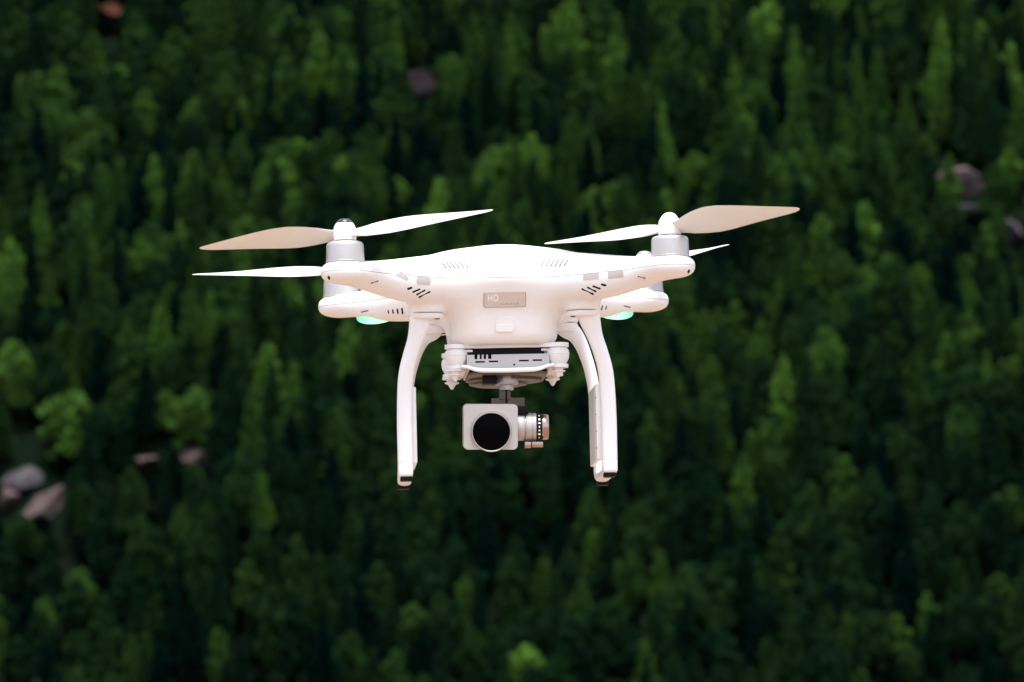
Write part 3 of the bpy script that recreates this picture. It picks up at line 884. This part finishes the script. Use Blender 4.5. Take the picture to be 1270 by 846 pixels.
def sweep(name, path, mat, parent, seg=16, e=2.6, cap=True):
    """path rows: (x, y, z, half width sideways, half thickness), superellipse section"""
    P = np.array(path, float)
    # resample with a Catmull-Rom spline
    pts = []
    n = len(P)
    for i in range(n - 1):
        p0, p1, p2, p3 = P[max(0, i - 1)], P[i], P[i + 1], P[min(n - 1, i + 2)]
        for k in range(6):
            t = k / 6
            pts.append(0.5 * ((2 * p1) + (-p0 + p2) * t + (2 * p0 - 5 * p1 + 4 * p2 - p3) * t * t + (-p0 + 3 * p1 - 3 * p2 + p3) * t ** 3))
    pts.append(P[-1]); pts = np.array(pts)
    V, F_ = [], []
    for i, q in enumerate(pts):
        d = pts[min(i + 1, len(pts) - 1)][:3] - pts[max(i - 1, 0)][:3]; d /= np.linalg.norm(d)
        s = np.array([1., 0, 0]); s = s - d * s.dot(d); s /= np.linalg.norm(s)     # sideways stays near x
        u = np.cross(d, s)
        for j in range(seg):
            a = 6.2831853 * j / seg; c, si = math.cos(a), math.sin(a)
            V.append(q[:3] + s * q[3] * math.copysign(abs(c) ** (2 / e), c) + u * q[4] * math.copysign(abs(si) ** (2 / e), si))
    for i in range(len(pts) - 1):
        for j in range(seg):
            F_.append((i * seg + j, i * seg + (j + 1) % seg, (i + 1) * seg + (j + 1) % seg, (i + 1) * seg + j))
    if cap:
        F_.append(tuple(range(seg))[::-1]); F_.append(tuple(range((len(pts) - 1) * seg, len(pts) * seg)))
    bm = bmesh.new(); vs = [bm.verts.new(tuple(np.array(v) * MM)) for v in V]
    for f in F_: bm.faces.new([vs[k] for k in f])
    return link_bm(name, bm, mat, parent, smooth=True)

# ---------- motors and propellers
def motor(x, y):
    m = lathe("motor", [(0, 4), (14.6, 4), (14.6, 8.8), (14.4, 12), (14.2, 19.6), (13.9, 21.2), (12.9, 22.5), (11.4, 23.1), (0, 23.2)], (x, y, 0), silver, drone)
    lathe("shaft", [(0, 23), (7.4, 23), (7.4, 26), (0, 26)], (x, y, 0), gap_m, m)
    lathe("motor_ring", [(14.75, 7.2), (14.85, 7.4), (14.85, 8.0), (14.7, 8.2)], (x, y, 0), silver, m)
    return m

def blade(parent, x, y, ang, spin, flex, tw0=34., tw1=11.):
    """ang: direction seen from above; spin +1 = turning counter-clockwise; flex: rise of the tip in degrees"""
    rs = np.array([5, 12, 20, 30, 42, 54, 68, 82, 95, 106, 114, 118.5, 120])
    ch = np.array([12, 14, 18, 23, 27, 27, 24, 20, 16, 12, 8.5, 5, 1.6])
    th = np.array([5, 4.2, 3.4, 2.9, 2.4, 2.1, 1.8, 1.5, 1.2, 1.0, .8, .6, .4])
    V, F_ = [], []; seg = 14
    ca, sa = math.cos(R(ang)), math.sin(R(ang))
    ft = np.linspace(0, 1, 60)
    R2 = np.interp(np.linspace(0, 1, 40) ** 0.9, np.linspace(0, 1, len(rs)), rs)
    for r in R2:
        c, t_ = np.interp(r, rs, ch), np.interp(r, rs, th)
        s = (r - 5) / 115
        tw = R(tw0 + (tw1 - tw0) * min(1, s ** 0.8)) * min(1, 0.6 + s * 3.2)
        zc = 29.0 + math.tan(R(flex)) * r + 2.2 * s * s
        sweep_ = 3.5 * math.sin(math.pi * min(1, s * 1.05)) - 2.0 * s ** 2        # leading edge bulge
        for j in range(seg):
            a = 6.2831853 * j / seg
            u_ = math.cos(a) * c / 2; w_ = math.sin(a) * t_ / 2 * (1 - 0.25 * math.cos(a))
            w_ += 0.055 * c * (1 - (2 * u_ / c) ** 2)                            # camber
            lead = u_ + sweep_
            up = lead * math.sin(tw) + w_ * math.cos(tw); fw = lead * math.cos(tw) - w_ * math.sin(tw)
            # leading direction = spin * (perpendicular, counter-clockwise)
            X = x + r * ca + spin * fw * (-sa); Y = y + r * sa + spin * fw * ca
            V.append((X, Y, zc + up))
    n = len(R2)
    for i in range(n - 1):
        for j in range(seg):
            F_.append((i * seg + j, i * seg + (j + 1) % seg, (i + 1) * seg + (j + 1) % seg, (i + 1) * seg + j))
    F_.append(tuple(range(seg))[::-1]); F_.append(tuple(range((n - 1) * seg, n * seg)))
    bm = bmesh.new(); vs = [bm.verts.new(tuple(np.array(v) * MM)) for v in V]
    for f in F_: bm.faces.new([vs[k] for k in f])
    return link_bm("blade", bm, prop_white, parent, smooth=True)

def propeller(x, y, ang, spin, fx, cap_mat=None, tws=((34, 11), (34, 11))):
    hub = lathe("propeller", [(0, 24.1), (8.3, 24.1), (8.6, 24.8), (8.9, 29), (8.7, 32), (7.9, 35), (6.5, 37.4)] +
                ([(5.6, 37.5), (0, 37.5)] if cap_mat else [(4.9, 39.6), (2.7, 41.0), (0, 41.5)]), (x, y, 0), white, drone)
    hub['label'] = {None: "white propeller with a plain white hub", dome_m: "white propeller with a black hub cap", grey_cap: "white propeller with a grey hub cap"}[cap_mat]
    if cap_mat:
        lathe("hub_cap", [(6.3, 37.4), (6.2, 37.9), (5.3, 39.4), (3.3, 40.6), (0, 41.1)], (x, y, 0), cap_mat, hub)
    blade(hub, x, y, ang, spin, fx[0], *tws[0]); blade(hub, x, y, ang + 180, spin, fx[1], *tws[1])
    return hub
Q = 123.5
for (x, y) in ((-Q, -Q), (Q, -Q), (-Q, Q), (Q, Q)): motor(x, y)
propeller(-Q, -Q, -22, 1, (4.4, -2.4), dome_m, ((40, 20), (40, 16)))
propeller(Q, -Q, -42, -1, (1.2, -1.0), None, ((52, 22), (38, 14)))
propeller(-Q, Q, 181, -1, (-1.6, -1.4), None, ((34, 8), (34, 8)))
propeller(Q, Q, -60, 1, (0.8, 0.4), grey_cap)

# ---------- status lights under the rear arms
def status_light(sx):
    bm = bmesh.new()
    bmesh.ops.create_uvsphere(bm, u_segments=32, v_segments=16, radius=1)
    M_ = Matrix.Translation(Vector((sx * 94, 94, -10.6)) * MM) @ Matrix.Rotation(R(45 * sx), 4, 'Z') @ Matrix.Rotation(R(3.5 * sx), 4, 'Y') @ Matrix.Diagonal((23 * MM, 10.5 * MM, 6.6 * MM, 1))
    bmesh.ops.transform(bm, matrix=M_, verts=bm.verts)
    return link_bm("status_light", bm, led_m, drone, smooth=True)
status_light(-1); status_light(1)

# ---------- landing gear
def landing_gear(sx):
    fr = [(64, -53, -23, 9.5, 7), (66, -53, -33, 8.2, 6.2), (69.5, -52, -45, 6.2, 5.5), (73.5, -51, -57, 5.8, 5.3), (76.8, -50, -70, 5.9, 5.2), (78.2, -49, -84, 6.0, 5.1), (79, -48, -108, 6.0, 5.0), (79, -47.2, -130, 6.0, 5.0), (79, -46, -142, 6.0, 5.2),
          (79, -41, -147.2, 6.0, 4.6), (79, -30, -148.6, 5.6, 4.0), (79, -10, -149, 5.4, 3.8), (78.5, 12, -149, 5.4, 3.8), (78, 28, -148.8, 5.6, 4.2), (77.6, 37, -145, 5.6, 4.8), (77.2, 40, -132, 5.3, 4.8), (76.2, 41, -106, 5.2, 4.8), (74.2, 42, -80, 4.8, 4.8), (71.6, 42, -64, 4.7, 4.8), (68.6, 42, -53, 4.9, 5.0), (65, 42, -43, 5.4, 5.2), (60.5, 42, -35, 6.4, 5.6), (54, 42, -29, 8.4, 7.0), (51.5, 42, -24, 9.5, 8.0)]
    g_ = sweep("landing_gear", [(sx * a, b_, c, d, e) for a, b_, c, d, e in fr], white, drone)
    # seats under the arms
    a = lathe("leg_mount", [(0, -25.9), (13.0, -25.9), (13.4, -26.3), (13.2, -28.6), (12.2, -29.8), (0, -30.0)], (sx * 60.5, -52, 0), white, g_)
    b_ = lathe("leg_mount", [(0, -25.9), (11.8, -25.9), (12.2, -26.3), (12.0, -31.0), (11.0, -32.2), (0, -32.4)], (sx * 50.5, 42, 0), white, g_)
    for (x, y, z) in ((52.5, -58, -29.8), (44.5, 35, -32.2)):
        lathe("screw", [(0, 0), (2.0, 0), (2.0, -0.5), (0, -0.6)], (sx * x, y, z), gap_m, g_, seg=16)
    # antenna cover on the inside of the legs
    box("antenna_panel", min(sx * 69.6, sx * 74.5), max(sx * 69.6, sx * 74.5), -42, 40, -140, -81, white, g_, 0.8)
    bm = bmesh.new()
    for z in (-92, -105, -118, -131):
        r_ = bmesh.ops.create_cube(bm, size=1)
        for v in r_['verts']: v.co = Vector((sx * 69.5 + v.co.x * 0.5, -40.5 + v.co.y * 3.4, z + v.co.z * 0.7)) * MM
    link_bm("panel_ticks", bm, grey_slot, g_)
    for y, z in ((-44, -150.6), (33, -151.8)):
        box("foot_pad", sx * 78.6 - 4.6, sx * 78.6 + 4.6, y - 7, y + 6, z - 3.6, z, black, g_, 0.7)
    # boot above the front foot
    box("foot_boot", sx * 79 - 5.6, sx * 79 + 5.6, -52.5, -38, -151, -141, white, g_, 2.2, 3)
    return g_
gl = landing_gear(-1); gl['label'] = "white landing gear on the side of the black hub cap"
gr = landing_gear(1); gr['label'] = "white landing gear on the side of the gimbal's roll motor"

# ---------- gimbal
gimbal = empty("gimbal", (0, 0, 0.0014), drone)
CX = 1.8
def lobed(hx, hy, ear, neck, front_bow=0.0):
    """plan outline of a plate with round ears on its four corners"""
    out = []
    for (cx, cy, a0) in ((hx, hy, -60), (-hx, hy, 60), (-hx, -hy, 120), (hx, -hy, 240)):
        for k in range(11):
            a = R(a0 + 21 * k)
            out.append((CX + cx + ear * math.cos(a), cy + ear * math.sin(a)))
        if cy < 0 and cx < 0:
            for k in range(1, 8):
                t = k / 8; out.append((CX - hx + ear + (2 * hx - 2 * ear) * t, -hy + neck - front_bow * math.sin(math.pi * t)))
        if cy > 0 and cx > 0:
            for k in range(1, 8):
                t = k / 8; out.append((CX + hx - ear - (2 * hx - 2 * ear) * t, hy - neck))
    return out
plate("upper_plate", lobed(39.5, 36, 8.8, -1.0, 3.0), 'z', -53.0, -49.8, white, gimbal, 0.5)
for sx in (-1, 1):
    for sy in (-1, 1):
        x, y = CX + sx * 39.5, sy * 36.0
        lathe("damper", [(0, -52.6), (6.5, -52.6), (7.0, -53.6), (8.6, -55.4), (9.0, -58.0), (8.9, -59.0), (8.6, -59.3), (8.9, -59.6), (8.4, -62.2), (7.0, -64.8), (6.2, -66.2), (0, -66.2)], (x, y, 0), white_soft, gimbal, 32)
        lathe("damper_pin", [(0, -68.8), (4.6, -68.8), (7.6, -69.2), (7.6, -70.4), (4.4, -70.8), (4.0, -72.4), (5.8, -72.8), (5.6, -73.6), (3.2, -74.4), (0.9, -78.2), (0, -78.4)], (x - (1.0 if sx < 0 else 0.2), y, 0 if sx < 0 else 1.5), white_soft, gimbal, 20)
        box("damper_tab", min(x - sx * 13, x - sx * 4), max(x - sx * 13, x - sx * 4), y - 3, y + 3, -56.0, -54.0, white_soft, gimbal, 0.8)
plate("lower_plate", lobed(39.5, 36, 8.2, 1.5, -1.0), 'z', -69.0, -66.4, white, gimbal, 0.5)

# circuit box between the plates, notched along its top edge
FY = -42.5
bx0, bx1 = CX - 31.5, CX + 32.5
def zz(v): return -(v - 346.6) / 1.606
def xx(u): return (u - 626.5) / 1.606 + 1.6
outl = [(bx0, -70.0), (bx1, -70.0), (bx1, -58.4)]
nt_ = [(602.7, 607), (597.3, 600.4), (592.3, 595), (585.8, 589.6)]
for (a, b_) in nt_:
    outl += [(xx(b_), -58.4), (xx(b_), -61.8), (xx(a), -61.8), (xx(a), -58.4)]
outl += [(bx0, -58.4)]
box_m = mat_simple("grey_painted_box", (0.50, 0.485, 0.475), 0.5, metal=0.2, noise=0.04, scale=200)
cb = plate("circuit_box", outl, 'y', FY, FY + 3.0, box_m, gimbal, 0.25, 1)
box("box_core", bx0 + 2, bx1 - 2, FY + 3.2, 34, -71.2, -58.5, black, cb, 0.5)
box("box_side", bx0 - 0.1, bx0 + 1.9, FY + 3.1, 34, -71.5, -58.6, cam_metal, cb, 0.5)
box("box_side", bx1 - 1.9, bx1 + 0.1, FY + 3.1, 34, -71.5, -58.6, cam_metal, cb, 0.5)
for (a, b_, dv) in ((586.5, 598.8, 449.3), (603.2, 615.4, 449.0), (641, 653.6, 448.6), (658, 670, 448.4)):
    box("slot", xx(a), xx(b_), FY - 0.08, FY + 0.6, zz(dv + 1.3), zz(dv - 1.2), gap_m, cb, 0.2, 1)
lathe("pin_hole", [(0, 0), (0.8, 0), (0.8, -0.5), (0, -0.5)], (xx(635), FY - 0.1, zz(453.6)), gap_m, cb, 12, '-Y')
box("gap_shade", CX - 29, CX + 29, -38, 30, -58.2, -53.2, black, gimbal, 0.5)  # black block standing for the shade between upper plate and circuit box
# underside
lip = [(CX - 36, -45.0, -67.4, 2.2, 1.3), (CX - 31, -45.6, -68.0, 2.2, 1.5), (CX - 26, -46.0, -70.0, 2.2, 1.7), (CX - 20, -46.3, -71.0, 2.2, 1.8), (CX, -46.6, -71.4, 2.2, 1.8), (CX + 20, -46.3, -71.0, 2.2, 1.8), (CX + 26, -46.0, -70.0, 2.2, 1.7), (CX + 31, -45.6, -68.0, 2.2, 1.5), (CX + 36, -45.0, -67.4, 2.2, 1.3)]
def ribbon(name, rows, mat, parent, seg=12):
    rows = np.array(rows, float); V = []; F_ = []
    t = np.linspace(0, len(rows) - 1, 60); rows = np.stack([np.interp(t, np.arange(len(rows)), rows[:, k]) for k in range(5)], 1)
    k = np.hanning(9); k /= k.sum()
    rows[:, 2] = np.convolve(np.pad(rows[:, 2], 4, mode='edge'), k, mode='valid')
    for q in rows:
        for j in range(seg):
            a = 6.2831853 * j / seg; c, si = math.cos(a), math.sin(a)
            V.append((q[0], q[1] + q[3] * math.copysign(abs(c) ** 0.7, c), q[2] + q[4] * math.copysign(abs(si) ** 0.7, si)))
    n = len(rows)
    for i in range(n - 1):
        for j in range(seg): F_.append((i * seg + j, i * seg + (j + 1) % seg, (i + 1) * seg + (j + 1) % seg, (i + 1) * seg + j))
    F_ += [tuple(range(seg))[::-1], tuple(range((n - 1) * seg, n * seg))]
    bm = bmesh.new(); vs = [bm.verts.new(tuple(np.array(v) * MM)) for v in V]
    for f in F_: bm.faces.new([vs[k_] for k_ in f])
    return link_bm(name, bm, mat, parent, smooth=True)
ribbon("lower_lip", lip, white, gimbal)
plate("base_cover", [(CX + 29 * math.cos(R(a)) * (1.0), 2 + 29 * math.sin(R(a))) for a in range(0, 360, 10)], 'z', -76.0, -72.0, dull_metal, gimbal, 1.2)
lathe("base_dish", [(0, -76.2), (23.5, -76.2), (22.5, -77.6), (17, -78.8), (0, -79.0)], (CX - 5, 12, 0), dull_metal, gimbal)
plate("base_tray", rrect(bx0 + 1.5, -44, bx1 - 1.5, 30, 6), 'z', -74.0, -72.2, dull_metal, gimbal, 0.4)
box("connector_block", CX - 19.0, CX - 8.6, -36, -18, -80.2, -73.8, black, gimbal, 0.6)
lathe("yaw_motor", [(0, -73.4), (9.0, -73.4), (9.3, -74.2), (9.3, -79.0), (8.6, -80.2), (5.6, -80.6), (5.6, -84.2), (0, -84.4)], (CX, -18, 0), cam_metal, gimbal)
CX -= 1.3
box("yaw_arm", CX - 4.4, CX + 4.2, -21, -13, -92, -83.8, dull_metal, gimbal, 0.6)
box("cable_groove", CX + 0.2, CX + 1.6, -21.3, -20.5, -97, -83.9, black, gimbal, 0.2, 1)
plate("arm_bracket", [(CX - 10.6, -90.6), (CX - 10.6, -97.6), (CX + 15.0, -97.6), (CX + 15.0, -90.4), (CX + 6, -90.4), (CX + 4, -89.6), (CX - 4, -89.6), (CX - 6, -90.6)], 'y', -20, -13, dull_metal, gimbal, 0.4)
# the camera, kept level by the gimbal
gcam = empty("camera", (0, 0, 0), drone)
body = plate("camera_body", rrect(-31.2, -131.2, 10.6, -96.0, 3.6, 6), 'y', -44, -20, cam_metal, gcam, 1.1, 3)
LX, LZ = -10.0, -117.4
lathe("lens_ring", [(15.2, -2), (15.6, 1.5), (15.6, 4.2), (15.3, 4.9), (14.9, 5.0), (14.5, 4.6), (14.4, 3.0)], (LX, -44, LZ), ring_m, gcam, 64, '-Y')
lathe("lens_glass", [(14.45, 3.4), (11, 3.7), (6, 4.0), (0, 4.1)], (LX, -44, LZ), glass_m, gcam, 64, '-Y')
lathe("shoulder", [(15.2, -1.0), (16.3, -0.6), (16.0, 0.3), (15.6, 0.5)], (LX, -44, LZ + 0.8), ring_m, gcam, 64, '-Y')
RZ = -114.0
lathe("roll_motor", [(0, 10.4), (10.2, 10.4), (10.5, 11.0), (10.5, 16.0), (10.2, 16.4), (9.4, 16.5), (9.4, 17.1), (10.6, 17.2), (10.9, 17.7), (10.9, 21.8), (10.5, 22.0), (10.5, 22.5), (10.9, 22.7), (10.9, 25.0), (10.4, 25.4), (0, 25.4)], (0, -31, RZ), cam_metal, gcam, 48, 'X')
lathe("motor_coil", [(0, 25.2), (9.9, 25.3), (9.9, 29.8), (0, 29.9)], (0, -31, RZ), black, gcam, 48, 'X')
lathe("motor_cap", [(8.8, 29.6), (9.7, 29.8), (9.9, 30.3), (9.8, 34.2), (9.2, 35.0), (7.8, 35.3), (0, 35.3)], (0, -31, RZ), copper, gcam, 48, 'X')
bm = bmesh.new()
for k in range(7):
    r_ = bmesh.ops.create_cube(bm, size=1); a = R(118 + 21 * k + (3 if k % 2 else 0))
    for v in r_['verts']: v.co = Vector((27.6 + v.co.x * (1.0 + 0.5 * (k % 3)), -31 + math.cos(a) * 9.9 + v.co.y * 0.5, RZ + math.sin(a - R(90)) * 0 + (9.4 - 3.0 * k) * 0.95 + v.co.z * (1.0 + 0.4 * (k % 2)))) * MM
    # keep on the drum
    for v in r_['verts']:
        zr = v.co.z / MM - RZ
        v.co.y = (-31 - math.sqrt(max(0.5, 9.95 ** 2 - zr * zr)) + (v.co.y / MM + 31 - math.cos(a) * 9.9)) * MM
link_bm("coil_marks", bm, letter_m, gcam)
box("motor_bracket", 10.6, 18.8, -38, -24, -104.0, -97.8, black, gcam, 0.5)
box("pitch_block", 16.4, 21.4, -38, -25, -130.4, -125.3, copper, gcam, 0.5)
box("pitch_block", 21.9, 30.6, -38, -25, -129.6, -125.3, copper, gcam, 0.5)
box("block_foot", 16.8, 22.4, -37, -26, -132.2, -130.5, black, gcam, 0.4)
# undo the body's tilt for the stabilised camera
Rm = Euler((R(DR_PITCH), R(DR_ROLL), 0)).to_matrix().inverted()
piv = Vector((CX, -18, -84)) * MM
gcam.rotation_euler = Rm.to_euler()
gcam.location = piv - Rm @ piv + Vector((-0.0014, 0, 0.0027))
